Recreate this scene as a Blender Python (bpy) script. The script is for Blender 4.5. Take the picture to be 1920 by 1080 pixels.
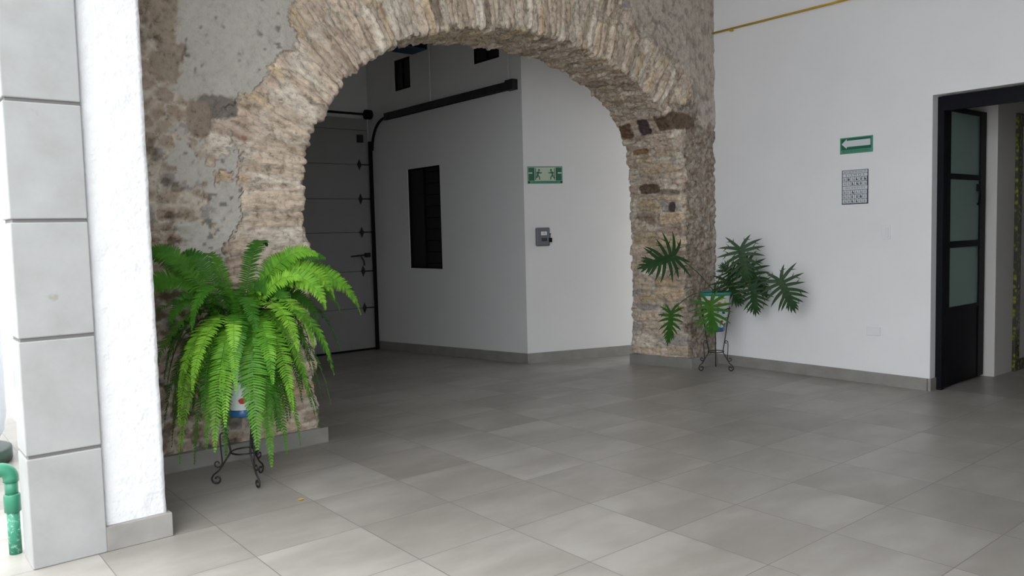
import bpy, bmesh, math, random
import numpy as np
from mathutils import Vector, Matrix
for o in list(bpy.data.objects): bpy.data.objects.remove(o)
S = bpy.context.scene
COL = S.collection
PI = math.pi

# ------------------------------------------------------------------ camera
H = 1.55
cr = Vector((0.77270909, -0.63426943, -0.02495881))
cu = Vector((0.06239206, 0.03676298, 0.99737441))
cf = Vector((0.63168654, 0.77223751, -0.06798046))
cam = bpy.data.cameras.new('camera')
cam.sensor_width = 36.0
cam.lens = 1497.7 / 1920 * 36
cam.clip_start = 0.05
cam_o = bpy.data.objects.new('camera', cam); COL.objects.link(cam_o)
m = Matrix((cr, cu, -cf)).transposed().to_4x4(); m.translation = Vector((0, 0, H))
cam_o.matrix_world = m
S.camera = cam_o

# ------------------------------------------------------------------ sky, exposure
w = bpy.data.worlds.new('overcast_sky'); S.world = w; w.use_nodes = True
bg = w.node_tree.nodes['Background']
bg.inputs[1].default_value = 1.0
_t = w.node_tree; _tc = _t.nodes.new('ShaderNodeTexCoord'); _sp = _t.nodes.new('ShaderNodeSeparateXYZ'); _cr = _t.nodes.new('ShaderNodeValToRGB')
_t.links.new(_tc.outputs['Generated'], _sp.inputs[0]); _t.links.new(_sp.outputs[2], _cr.inputs[0]); _t.links.new(_cr.outputs[0], bg.inputs[0])
_cr.color_ramp.elements[0].position = 0.0; _cr.color_ramp.elements[0].color = (.76, .80, .86, 1)     # overcast: brighter overhead
_cr.color_ramp.elements[1].position = 1.0; _cr.color_ramp.elements[1].color = (1.55, 1.56, 1.56, 1)
S.view_settings.view_transform = 'Standard'; S.view_settings.look = 'None'
S.view_settings.gamma = 1.0; S.view_settings.use_curve_mapping = False
S.view_settings.exposure = 2.1

# ------------------------------------------------------------------ materials
def srgb(r, g, b):
    f = lambda c: (c/255/12.92) if c/255 <= 0.04045 else ((c/255+0.055)/1.055)**2.4
    return (f(r), f(g), f(b), 1)
class NT:
    def __init__(s, name):
        s.m = bpy.data.materials.new(name); s.m.use_nodes = True
        s.t = s.m.node_tree; s.b = s.t.nodes['Principled BSDF']
    def n(s, typ, **kw):
        q = s.t.nodes.new(typ)
        for k, v in kw.items():
            if k.startswith('i_'): q.inputs[k[2:].replace('_', ' ')].default_value = v
            else: setattr(q, k, v)
        return q
    def l(s, a, b): s.t.links.new(a, b)
    def ramp(s, src, stops):
        r = s.n('ShaderNodeValToRGB'); e = r.color_ramp.elements
        while len(e) < len(stops): e.new(0.5)
        for el, (p, c) in zip(e, stops): el.position = p; el.color = c
        s.l(src, r.inputs[0]); return r.outputs[0]
    def noise(s, scale, detail=4, rough=.55, vec=None):
        q = s.n('ShaderNodeTexNoise'); q.inputs['Scale'].default_value = scale
        q.inputs['Detail'].default_value = detail; q.inputs['Roughness'].default_value = rough
        if vec is None: vec = s.n('ShaderNodeTexCoord').outputs['Object']
        s.l(vec, q.inputs['Vector']); return q.outputs['Fac']
    def bump(s, h, strength, dist=.01, prev=None):
        q = s.n('ShaderNodeBump'); q.inputs['Strength'].default_value = strength
        q.inputs['Distance'].default_value = dist; s.l(h, q.inputs['Height'])
        if prev is not None: s.l(prev, q.inputs['Normal'])
        s.l(q.outputs[0], s.b.inputs['Normal']); return q.outputs[0]
def plain(name, col, rough=.5, metal=0, var=.0, vs=8, bump=0, bs=60, bd=.002, spec=.5):
    t = NT(name); t.b.inputs['Roughness'].default_value = rough; t.b.inputs['Metallic'].default_value = metal
    t.b.inputs['Specular IOR Level'].default_value = spec
    a = tuple(c*(1-var) for c in col[:3])+(1,); b = tuple(min(1, c*(1+var)) for c in col[:3])+(1,)
    f = t.noise(vs)
    t.l(t.ramp(f, [(.3, a), (.7, b)]), t.b.inputs['Base Color'])
    if bump: t.bump(t.noise(bs, 5), bump, bd)
    return t.m
M = {}
M['white_wall'] = plain('white_painted_wall', (.80, .805, .81, 1), .6, var=.025, vs=1.6, bump=.25, bs=35, bd=.002, spec=.25)
M['inner_wall'] = plain('inner_white_wall', (.73, .73, .72, 1), .65, var=.02, vs=1.5, bump=.2, bs=35, bd=.002, spec=.2)
M['beige_wall'] = plain('beige_room_wall', (.62, .60, .57, 1), .7, var=.02, vs=1.5, spec=.2)
M['ceiling'] = plain('ceiling_paint', (.82, .82, .81, 1), .7)
M['black'] = plain('black_metal_paint', (.004, .0045, .007, 1), .5, var=.1, spec=.12)
M['iron'] = plain('wrought_iron', (.018, .017, .018, 1), .45, var=.3, vs=60, metal=.3)
M['track'] = plain('dark_steel_track', (.035, .035, .033, 1), .45, metal=.5, var=.3, vs=5)
M['darkglass'] = plain('dark_glass', (.01, .01, .012, 1), .35, spec=.3)
M['garage'] = plain('garage_panel_paint', (.30, .30, .29, 1), .6, var=.03, vs=2)
M['garage_seam'] = plain('garage_seam', (.12, .12, .12, 1), .7)
M['yellow'] = plain('yellow_gas_pipe', srgb(196, 160, 30), .45, var=.08)
M['plastic'] = plain('white_plastic', (.78, .79, .80, 1), .35)
M['graybox'] = plain('gray_box_plastic', (.13, .14, .16, 1), .45)
M['label'] = plain('white_label', (.75, .77, .80, 1), .5)
M['blackink'] = plain('black_ink', (.02, .02, .035, 1), .5)
M['green_sign'] = plain('green_sign', (.01, .13, .075, 1), .4)
M['green_sign2'] = plain('green_sign_text_band', (.09, .30, .20, 1), .4)
M['lum'] = plain('pale_luminescent', (.50, .58, .45, 1), .4)
M['sign_white'] = plain('sign_white', (.62, .66, .68, 1), .4)
M['poster_ink'] = plain('poster_navy', (.03, .03, .06, 1), .5)
M['poster_gray'] = plain('poster_gray_drawing', (.30, .31, .38, 1), .5, var=.3, vs=80)
M['bluebox'] = plain('blue_paint', (.03, .09, .17, 1), .5)
M['soil'] = plain('potting_soil', (.03, .02, .015, 1), .9, var=.4, vs=40, bump=.5)
M['drum'] = plain('drum_white', (.72, .76, .82, 1), .25)
M['dark_green'] = plain('dark_green_plastic', (.02, .06, .04, 1), .4)
M['court_wall'] = plain('courtyard_wall', (.78, .80, .82, 1), .7)

def baseboard_mat():
    t = NT('gray_tile_baseboard'); t.b.inputs['Roughness'].default_value = .5
    f = t.noise(6, 6); t.l(t.ramp(f, [(.3, (.22, .21, .195, 1)), (.7, (.29, .28, .26, 1))]), t.b.inputs['Base Color'])
    return t.m
M['baseboard'] = baseboard_mat()

def cantera():
    t = NT('gray_cut_stone'); t.b.inputs['Roughness'].default_value = .8; t.b.inputs['Specular IOR Level'].default_value = .2
    f = t.noise(5, 7, .6)
    c = t.ramp(f, [(.25, (.275, .28, .27, 1)), (.5, (.315, .32, .315, 1)), (.75, (.345, .35, .345, 1))])
    v = t.noise(9, 3); st = t.ramp(v, [(.68, (1, 1, 1, 1)), (.78, (.80, .78, .70, 1))])
    mx = t.n('ShaderNodeMix', data_type='RGBA', blend_type='MULTIPLY'); mx.inputs[0].default_value = 1
    t.l(c, mx.inputs[6]); t.l(st, mx.inputs[7]); t.l(mx.outputs[2], t.b.inputs['Base Color'])
    t.bump(t.noise(150, 3), .3, .001)
    return t.m
M['cantera'] = cantera()
M['groove'] = plain('mortar_groove', (.16, .155, .15, 1), .9)

def rough_white():
    t = NT('rough_white_plaster'); t.b.inputs['Roughness'].default_value = .75
    t.b.inputs['Base Color'].default_value = (.66, .67, .68, 1)
    b1 = t.bump(t.noise(18, 6, .6), .65, .013)
    vo = t.n('ShaderNodeTexVoronoi'); vo.inputs['Scale'].default_value = 45
    t.l(t.n('ShaderNodeTexCoord').outputs['Object'], vo.inputs['Vector'])
    t.bump(vo.outputs['Distance'], .25, .006, b1)
    return t.m
M['rough_white'] = rough_white()

TS = 0.577; TX = 2.0; TY = 2.045
def floor_mat():
    t = NT('gray_porcelain_floor_tiles')
    tc = t.n('ShaderNodeTexCoord').outputs['Object']
    sub = t.n('ShaderNodeVectorMath', operation='SUBTRACT'); sub.inputs[1].default_value = (TX, TY, 0); t.l(tc, sub.inputs[0])
    sc = t.n('ShaderNodeVectorMath', operation='SCALE'); sc.inputs['Scale'].default_value = 1/TS; t.l(sub.outputs[0], sc.inputs[0])
    sp = t.n('ShaderNodeSeparateXYZ'); t.l(sc.outputs[0], sp.inputs[0])
    fx = t.n('ShaderNodeMath', operation='FLOOR'); t.l(sp.outputs[0], fx.inputs[0])
    fy = t.n('ShaderNodeMath', operation='FLOOR'); t.l(sp.outputs[1], fy.inputs[0])
    cb = t.n('ShaderNodeCombineXYZ'); t.l(fx.outputs[0], cb.inputs[0]); t.l(fy.outputs[0], cb.inputs[1])
    wn = t.n('ShaderNodeTexWhiteNoise', noise_dimensions='3D'); t.l(cb.outputs[0], wn.inputs['Vector'])
    off = t.n('ShaderNodeVectorMath', operation='SCALE'); off.inputs['Scale'].default_value = 30; t.l(wn.outputs['Color'], off.inputs[0])
    ad = t.n('ShaderNodeVectorMath', operation='ADD'); t.l(tc, ad.inputs[0]); t.l(off.outputs[0], ad.inputs[1])
    mp = t.n('ShaderNodeMapping'); mp.inputs['Scale'].default_value = (.8, 1.7, 1); t.l(ad.outputs[0], mp.inputs['Vector'])
    n1 = t.noise(1.3, 3, .45, mp.outputs[0])
    n2 = t.noise(5, 4, .5, mp.outputs[0])
    mixn = t.n('ShaderNodeMath', operation='MULTIPLY_ADD'); t.l(n2, mixn.inputs[0]); mixn.inputs[1].default_value = .40
    t.l(n1, mixn.inputs[2])
    wv = t.n('ShaderNodeMath', operation='MULTIPLY_ADD'); t.l(wn.outputs['Value'], wv.inputs[0]); wv.inputs[1].default_value = .22
    t.l(mixn.outputs[0], wv.inputs[2])
    c = t.ramp(wv.outputs[0], [(.40, (.210, .196, .176, 1)), (.76, (.280, .264, .240, 1)), (1.0, (.350, .334, .308, 1))])
    # grout lines
    def line(out):
        fr = t.n('ShaderNodeMath', operation='FRACT'); t.l(out, fr.inputs[0])
        a = t.n('ShaderNodeMath', operation='SUBTRACT'); t.l(fr.outputs[0], a.inputs[0]); a.inputs[1].default_value = .5
        b = t.n('ShaderNodeMath', operation='ABSOLUTE'); t.l(a.outputs[0], b.inputs[0])
        g = t.n('ShaderNodeMath', operation='GREATER_THAN'); t.l(b.outputs[0], g.inputs[0]); g.inputs[1].default_value = .5-.0046/TS*.5
        return g.outputs[0]
    mxx = t.n('ShaderNodeMath', operation='MAXIMUM'); t.l(line(sp.outputs[0]), mxx.inputs[0]); t.l(line(sp.outputs[1]), mxx.inputs[1])
    mx = t.n('ShaderNodeMix', data_type='RGBA'); t.l(mxx.outputs[0], mx.inputs[0]); t.l(c, mx.inputs[6]); mx.inputs[7].default_value = (.15, .14, .13, 1)
    t.l(mx.outputs[2], t.b.inputs['Base Color'])
    t.b.inputs['Roughness'].default_value = .38
    return t.m
M['floor'] = floor_mat()

def stone_mat():
    t = NT('exposed_stone_masonry'); t.b.inputs['Roughness'].default_value = .92; t.b.inputs['Specular IOR Level'].default_value = .15
    at = t.n('ShaderNodeAttribute', attribute_name='stone_colour')
    uv = t.n('ShaderNodeUVMap', uv_map='strip').outputs[0]
    tc = t.n('ShaderNodeTexCoord').outputs['Object']
    mp = t.n('ShaderNodeMapping'); mp.inputs['Scale'].default_value = (26, 5, 1); t.l(uv, mp.inputs['Vector'])
    n1 = t.noise(1.0, 6, .65, mp.outputs[0]); n2 = t.noise(24, 6, .66, tc)
    c1 = t.ramp(n1, [(.28, (.48, .42, .36, 1)), (.5, (1, 1, 1, 1)), (.72, (1.35, 1.34, 1.32, 1))])
    c2 = t.ramp(n2, [(.32, (.50, .45, .40, 1)), (.46, (1, 1, 1, 1)), (.72, (1.30, 1.30, 1.30, 1))])
    a = t.n('ShaderNodeMix', data_type='RGBA', blend_type='MULTIPLY')
    ml = t.n('ShaderNodeAttribute', attribute_name='mottle'); t.l(ml.outputs['Fac'], a.inputs[0])
    t.l(at.outputs['Color'], a.inputs[6]); t.l(c2, a.inputs[7])
    b = t.n('ShaderNodeMix', data_type='RGBA', blend_type='MULTIPLY')
    am = t.n('ShaderNodeAttribute', attribute_name='streak'); t.l(am.outputs['Fac'], b.inputs[0])
    t.l(a.outputs[2], b.inputs[6]); t.l(c1, b.inputs[7])
    t.l(b.outputs[2], t.b.inputs['Base Color'])
    ms = t.n('ShaderNodeMath', operation='MULTIPLY'); t.l(n1, ms.inputs[0]); t.l(am.outputs['Fac'], ms.inputs[1])
    b1 = t.bump(ms.outputs[0], .9, .035)
    t.bump(n2, .7, .016, b1)
    return t.m
M['stone'] = stone_mat()

def leaf_mat(name, c1, c2, rough=.45, trans=.3, objvar=.25):
    t = NT(name); t.b.inputs['Roughness'].default_value = rough; t.b.inputs['Specular IOR Level'].default_value = .3
    oi = t.n('ShaderNodeObjectInfo')
    n = t.noise(14, 3)
    ad = t.n('ShaderNodeMath', operation='MULTIPLY_ADD'); t.l(oi.outputs['Random'], ad.inputs[0]); ad.inputs[1].default_value = objvar*2; 
    s2 = t.n('ShaderNodeMath', operation='SUBTRACT'); t.l(n, s2.inputs[0]); s2.inputs[1].default_value = objvar
    t.l(s2.outputs[0], ad.inputs[2])
    c = t.ramp(ad.outputs[0], [(.2, c1), (.8, c2)])
    t.l(c, t.b.inputs['Base Color'])
    tr = t.n('ShaderNodeBsdfTranslucent'); t.l(c, tr.inputs[0])
    mx = t.n('ShaderNodeMixShader'); mx.inputs[0].default_value = trans
    t.l(t.b.outputs[0], mx.inputs[1]); t.l(tr.outputs[0], mx.inputs[2])
    t.l(mx.outputs[0], t.t.nodes['Material Output'].inputs[0])
    return t.m
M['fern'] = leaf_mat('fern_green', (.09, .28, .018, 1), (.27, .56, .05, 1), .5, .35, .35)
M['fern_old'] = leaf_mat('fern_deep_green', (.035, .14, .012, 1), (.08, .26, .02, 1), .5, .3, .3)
M['phil'] = leaf_mat('philodendron_dark_green', (.012, .040, .012, 1), (.022, .068, .016, 1), .45, .10, .2)
M['phil_new'] = leaf_mat('philodendron_fresh_green', (.03, .12, .015, 1), (.07, .20, .02, 1), .32, .2, .2)
M['stem'] = plain('leaf_stalk', (.05, .09, .03, 1), .5, var=.2)

def talavera():
    t = NT('painted_talavera_glaze'); t.b.inputs['Roughness'].default_value = .2
    tc = t.n('ShaderNodeTexCoord').outputs['Object']
    nz = t.n('ShaderNodeTexNoise'); nz.inputs['Scale'].default_value = 9; t.l(tc, nz.inputs['Vector'])
    sc = t.n('ShaderNodeVectorMath', operation='SCALE'); sc.inputs['Scale'].default_value = .06; t.l(nz.outputs['Color'], sc.inputs[0])
    ad = t.n('ShaderNodeVectorMath', operation='ADD'); t.l(tc, ad.inputs[0]); t.l(sc.outputs[0], ad.inputs[1])
    vo = t.n('ShaderNodeTexVoronoi'); vo.inputs['Scale'].default_value = 19; t.l(ad.outputs[0], vo.inputs['Vector'])
    sp = t.n('ShaderNodeSeparateColor'); t.l(vo.outputs['Color'], sp.inputs[0])
    r = t.ramp(sp.outputs[0], [(0, srgb(30, 70, 150)), (.25, srgb(215, 225, 225)), (.45, srgb(225, 120, 40)), (.6, srgb(190, 40, 40)), (.72, srgb(215, 225, 225)), (.86, srgb(60, 140, 170)), (.94, srgb(220, 190, 60))])
    t.t.nodes[-1 if False else t.t.nodes.find(r.node.name)].color_ramp.interpolation = 'CONSTANT'
    g = t.ramp(vo.outputs['Distance'], [(.42, (0, 0, 0, 1)), (.50, (1, 1, 1, 1))])
    mx = t.n('ShaderNodeMix', data_type='RGBA'); t.l(g, mx.inputs[0]); t.l(r, mx.inputs[6]); mx.inputs[7].default_value = srgb(215, 225, 225)
    t.l(mx.outputs[2], t.b.inputs['Base Color'])
    return t.m
M['talavera'] = talavera()
M['teal'] = plain('teal_glaze', srgb(60, 140, 130), .2)
M['blue_glaze'] = plain('blue_glaze', srgb(50, 100, 150), .2)

def frosted():
    t = NT('frosted_green_glass'); t.b.inputs['Base Color'].default_value = (.30, .44, .39, 1)
    t.b.inputs['Roughness'].default_value = .45; t.b.inputs['Transmission Weight'].default_value = .35
    t.bump(t.noise(120, 3), .2, .001)
    return t.m
M['frosted'] = frosted()

def tile_border():
    t = NT('patterned_border_tile'); t.b.inputs['Roughness'].default_value = .25
    tc = t.n('ShaderNodeTexCoord').outputs['Object']
    vo = t.n('ShaderNodeTexVoronoi'); vo.inputs['Scale'].default_value = 22; t.l(tc, vo.inputs['Vector'])
    c = t.ramp(vo.outputs['Distance'], [(.1, srgb(140, 140, 45)), (.35, srgb(115, 118, 40)), (.5, srgb(60, 66, 40)), (.7, srgb(60, 60, 50))])
    t.l(c, t.b.inputs['Base Color']); return t.m
M['tile_border'] = tile_border()

def pipe_mat():
    t = NT('green_pipe_plastic'); t.b.inputs['Roughness'].default_value = .4
    f = t.noise(45, 4, .7); t.l(t.ramp(f, [(.48, srgb(45, 122, 95)), (.58, srgb(60, 135, 108)), (.62, srgb(140, 180, 165))]), t.b.inputs['Base Color'])
    return t.m
M['pipe_worn'] = pipe_mat()
M['pipe'] = plain('green_pipe_clean', srgb(45, 120, 92), .35)

# ------------------------------------------------------------------ helpers
def mesh_obj(name, verts, faces, mat, parent=None, smooth=False):
    me = bpy.data.meshes.new(name); me.from_pydata([tuple(v) for v in verts], [], faces); me.validate()
    if mat: me.materials.append(mat)
    if smooth: me.shade_smooth()
    o = bpy.data.objects.new(name, me); COL.objects.link(o)
    if parent is not None: o.parent = parent
    return o
class MB:
    def __init__(s): s.v = []; s.f = []
    def add(s, vs, fs):
        k = len(s.v); s.v += [tuple(v) for v in vs]; s.f += [tuple(i+k for i in f) for f in fs]; return s
    def box(s, a, b):
        x0, y0, z0 = a; x1, y1, z1 = b
        return s.add([(x0,y0,z0),(x1,y0,z0),(x1,y1,z0),(x0,y1,z0),(x0,y0,z1),(x1,y0,z1),(x1,y1,z1),(x0,y1,z1)],
                     [(3,2,1,0),(4,5,6,7),(0,1,5,4),(1,2,6,5),(2,3,7,6),(3,0,4,7)])
    def prism(s, poly, z0, z1):   # poly list of (x,y); z0,z1 floats or lists
        n = len(poly); g = lambda z, i: z[i] if isinstance(z, (list, tuple)) else z
        vs = [(p[0], p[1], g(z0, i)) for i, p in enumerate(poly)] + [(p[0], p[1], g(z1, i)) for i, p in enumerate(poly)]
        return s.add(vs, [tuple(range(n))[::-1], tuple(range(n, 2*n))] + [(i, (i+1) % n, n+(i+1) % n, n+i) for i in range(n)])
    def tube(s, pts, r, seg=8, cap=True):
        pts = [Vector(p) for p in pts]; n = len(pts); rr = r if isinstance(r, (list, tuple)) else [r]*n
        up = None; vs = []
        for i, p in enumerate(pts):
            t = (pts[min(i+1, n-1)] - pts[max(i-1, 0)]).normalized()
            if up is None:
                up = t.orthogonal().normalized()
            else:
                up = (up - t*up.dot(t))
                up = up.normalized() if up.length > 1e-6 else t.orthogonal().normalized()
            b = t.cross(up)
            for k in range(seg):
                a = 2*PI*k/seg; vs.append(p + (up*math.cos(a) + b*math.sin(a))*rr[i])
        fs = [(i*seg+k, i*seg+(k+1) % seg, (i+1)*seg+(k+1) % seg, (i+1)*seg+k) for i in range(n-1) for k in range(seg)]
        if cap: fs += [tuple(range(seg))[::-1], tuple(range((n-1)*seg, n*seg))]
        return s.add(vs, fs)
    def lathe(s, prof, seg=32, c=(0, 0), cap=True):
        vs = [(c[0]+r*math.cos(2*PI*k/seg), c[1]+r*math.sin(2*PI*k/seg), z) for r, z in prof for k in range(seg)]
        n = len(prof)
        fs = [(i*seg+k, i*seg+(k+1) % seg, (i+1)*seg+(k+1) % seg, (i+1)*seg+k) for i in range(n-1) for k in range(seg)]
        if cap: fs += [tuple(range(seg))[::-1], tuple(range((n-1)*seg, n*seg))]
        return s.add(vs, fs)
    def build(s, name, mat, parent=None, smooth=False, bevel=0):
        o = mesh_obj(name, s.v, s.f, mat, parent, smooth)
        if bevel:
            b = o.modifiers.new('bevel', 'BEVEL'); b.width = bevel; b.segments = 2; b.limit_method = 'ANGLE'
        return o
def empty(name, loc=(0, 0, 0), axes=None):
    o = bpy.data.objects.new(name, None); COL.objects.link(o); o.empty_display_size = .1
    if axes:
        mm = Matrix([Vector(a) for a in axes]).transposed().to_4x4(); mm.translation = Vector(loc); o.matrix_world = mm
    else: o.location = loc
    return o
def tag(o, label, cat, group=None):
    o['label'] = label; o['category'] = cat
    if group: o['group'] = group
    return o
def struct(o): o['kind'] = 'structure'; return o
def text_mesh(name, body, size, mat, parent, loc, width=None, out=.0):
    cu_ = bpy.data.curves.new('txt', 'FONT'); cu_.body = body; cu_.size = size; cu_.align_x = 'CENTER'; cu_.align_y = 'CENTER'; cu_.extrude = .0004
    to = bpy.data.objects.new('txt', cu_); COL.objects.link(to)
    dg = bpy.context.evaluated_depsgraph_get(); me = bpy.data.meshes.new_from_object(to.evaluated_get(dg))
    bpy.data.objects.remove(to); bpy.data.curves.remove(cu_)
    xs = [v.co.x for v in me.vertices] or [0]; k = 1
    if width: k = width/max(1e-6, max(xs)-min(xs)); mid = (max(xs)+min(xs))/2
    else: mid = 0
    for v in me.vertices: v.co = Vector(((v.co.x-mid)*k, -v.co.z-.0004, v.co.y))
    me.materials.clear(); me.materials.append(mat)
    o = bpy.data.objects.new(name, me); COL.objects.link(o); o.parent = parent; o.location = loc
    return o
SLOPE = .045
def fz(y): return -SLOPE*max(0, y-5.6)

# ------------------------------------------------------------------ floor / ceiling / shell
fb = MB()
fb.box((-9, -9, -.5), (14, 5.6, 0))
fb.add([(-9, 5.6, 0), (1.0, 5.6, 0), (1.0, 16, 0), (-9, 16, 0)], [(0, 1, 2, 3)])
fb.add([(1.0, 5.6, 0), (9, 5.6, 0), (9, 12.2, fz(12.2)), (1.0, 12.2, fz(12.2))], [(0, 1, 2, 3)])
struct(fb.build('floor', M['floor']))
cb = MB(); cb.box((.56, -3.5, 4.6), (14, 6.47, 4.8)); cb.box((.8, 6.47, 5.4), (9, 12.2, 5.6)); cb.box((.56, -3.5, 4.25), (.80, 4.60, 4.6))
struct(cb.build('ceiling', M['ceiling']))

# right wall with doorway
rb = MB()
rb.box((7.593, 3.22, -.02), (7.79, 5.62, 4.62)); rb.box((7.593, 1.5, 2.70), (7.79, 3.22, 4.62)); rb.box((7.593, -7, -.02), (7.79, 1.5, 4.62))
struct(rb.build('wall_right', M['white_wall']))
bb = MB(); bb.box((7.581, 3.235, 0), (7.60, 5.585, .115)); bb.box((7.581, 3.208, 0), (7.70, 3.24, .115))
struct(bb.build('baseboard_right', M['baseboard']))
struct(MB().box((.56, -3.5, -.02), (.80, -.35, 4.62)).box((1.8, -3.7, -.02), (7.8, -3.5, 4.62)).build('light_blocker_behind_camera', M['white_wall']))  # unseen walls added to narrow the sky opening and dim the right floor
# room beyond the doorway
nb = MB(); nb.box((7.79, 3.32, -.02), (12, 3.45, 3.6)); nb.box((12, -1, -.02), (12.2, 3.45, 3.6)); nb.box((7.79, -1.2, -.02), (12.2, -1, 3.6)); nb.box((7.79, -1.2, 3.6), (12.2, 3.45, 3.7))
struct(nb.build('wall_side_room', M['beige_wall']))
struct(MB().box((8.72, 3.08, -.02), (12, 3.33, 3.6)).build('wall_side_room_pier', M['beige_wall']))
struct(MB().box((7.80, 3.3, 0), (8.73, 3.325, .10)).build('baseboard_side_room', M['baseboard']))
# left pier (white rough plaster), displaced
def npnoise(P, seed=0):
    P = np.asarray(P, float); i = np.floor(P).astype(np.int64); f = P-i; f = f*f*(3-2*f)
    def h(a, b, c):
        n = (a*73856093) ^ (b*19349663) ^ (c*83492791) ^ (seed*2654435 + 12345)
        n = (n ^ (n >> 13)) * 1274126177 & 0x7fffffff
        n = (n ^ (n >> 16)) * 668265263 & 0x7fffffff
        return ((n >> 8) & 0xffff)/65535.
    r = 0
    for dx in (0, 1):
        for dy in (0, 1):
            for dz in (0, 1):
                wgt = (f[:, 0] if dx else 1-f[:, 0])*(f[:, 1] if dy else 1-f[:, 1])*(f[:, 2] if dz else 1-f[:, 2])
                r = r + wgt*h(i[:, 0]+dx, i[:, 1]+dy, i[:, 2]+dz)
    return r
def fbm(P, oct=4, seed=0, gain=.5):
    P = np.asarray(P, float); a = 1; s = 0; t = 0
    for k in range(oct): s = s+a*npnoise(P*2**k, seed+k*7); t += a; a *= gain
    return s/t
def hsh(a, b, seed):
    n = (a*73856093) ^ (b*19349663) ^ (seed*83492791)
    n = (n ^ (n >> 13)) * 1274126177 & 0x7fffffff
    n = (n ^ (n >> 15)) * 668265263 & 0x7fffffff
    return ((n >> 7) & 0xffff)/65535.
def worley(x, y, seed=0):
    ix = np.floor(x).astype(np.int64); iy = np.floor(y).astype(np.int64)
    F1 = np.full(x.shape, 9.); F2 = np.full(x.shape, 9.); A = np.zeros_like(ix); B = np.zeros_like(ix)
    for dx in (-1, 0, 1):
        for dy in (-1, 0, 1):
            cx = ix+dx; cy = iy+dy
            px = cx+.15+.7*hsh(cx, cy, seed+1); py = cy+.15+.7*hsh(cx, cy, seed+2)
            d = np.hypot(x-px, y-py)
            n1 = d < F1
            F2 = np.where(n1, F1, np.minimum(F2, d)); A = np.where(n1, cx, A); B = np.where(n1, cy, B); F1 = np.where(n1, d, F1)
    return F1, F2, A, B
def rough_box(name, a, b, mat, step=.02, amp=.006):
    bm = bmesh.new()
    vs = []
    x0, y0, z0 = a; x1, y1, z1 = b
    mb = MB()
    nx = max(1, int((x1-x0)/step)); nz = int((z1-z0)/step); ny = max(1, int((y1-y0)/step))
    # faces: front (-Y), right (+X), left (-X)
    def grid(o_, u, v, nu, nv):
        V = [Vector(o_)+Vector(u)*(i/nu)+Vector(v)*(j/nv) for j in range(nv+1) for i in range(nu+1)]
        mb.add(V, [(j*(nu+1)+i, j*(nu+1)+i+1, (j+1)*(nu+1)+i+1, (j+1)*(nu+1)+i) for j in range(nv) for i in range(nu)])
    grid((x0, y0, z0), (x1-x0, 0, 0), (0, 0, z1-z0), nx, nz)
    grid((x1, y0, z0), (0, y1-y0, 0), (0, 0, z1-z0), ny, nz)
    grid((x0, y1, z0), (0, y0-y1, 0), (0, 0, z1-z0), ny, nz)
    P = np.array(mb.v); D = np.stack([fbm(P*14, 4, s) for s in (1, 2, 3)], 1)-.5
    P = P + D*amp*2*np.array([1, 1, 0])
    mb.v = [tuple(p) for p in P]
    bm.free()
    o = mb.build(name, mat)
    me = o.data; bm = bmesh.new(); bm.from_mesh(me); bmesh.ops.remove_doubles(bm, verts=bm.verts, dist=1e-5); bm.to_mesh(me); bm.free(); me.shade_smooth()
    return o
struct(rough_box('wall_left', (.889, 4.385, 0), (1.184, 5.62, 4.6), M['rough_white']))
struct(MB().box((.80, 4.605, 0), (.887, 5.62, 4.6)).build('wall_left_return', M['court_wall']))
struct(MB().prism([(.885, 4.353), (1.205, 4.353), (1.205, 5.59), (.885, 5.59)], 0, .125).build('baseboard_left', M['baseboard'], bevel=.003))
# pilaster of cut stone blocks
pb = MB(); z = 0; 
for k in range(7):
    zt = .551+.562*k
    pb.box((.56, 4.35, 0 if k == 0 else zt-.562), (.887, 4.60, zt-.016))
pil = pb.build('stone_pilaster', M['cantera'], bevel=.006)
tag(pil, 'tall pilaster of smooth grey stone blocks at the left edge of the gallery', 'pilaster')
g = MB().box((.572, 4.362, 0), (.884, 4.598, 4.245)).build('mortar_joint', M['groove'], pil)
# thin grey sliver between pilaster and the white wall is open recess

# ------------------------------------------------------------------ stone wall with arch (wall_back)
front = np.array([(2.655,0),(2.64,.5),(2.63,.936),(2.62,1.46),(2.60,1.739),(2.60,1.936),(2.645,2.214),(2.71,2.395),(2.805,2.56),(2.993,2.78),(3.233,2.967),(3.431,3.082),(3.741,3.22),(4.124,3.316),(4.593,3.37),(4.908,3.385),(5.308,3.363),(5.698,3.286),(6.037,3.186),(6.353,3.041),(6.66,2.86),(6.849,2.66),(6.94,2.272),(6.99,1.956),(7.06,1.256),(7.10,.6),(7.15,0)])
back = np.array([(2.66,-.05),(2.65,.7),(2.65,1.4),(2.65,2.0),(2.72,2.4),(2.9,2.75),(3.2,3.0),(3.6,3.2),(4.1,3.35),(4.504,3.406),(4.89,3.43),(5.23,3.43),(5.663,3.4),(6.044,3.32),(6.447,3.157),(6.785,2.947),(6.959,2.777),(7.08,2.506),(7.14,2.196),(7.15,1.564),(7.15,.8),(7.15,-.05)])
NS = 880
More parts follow.
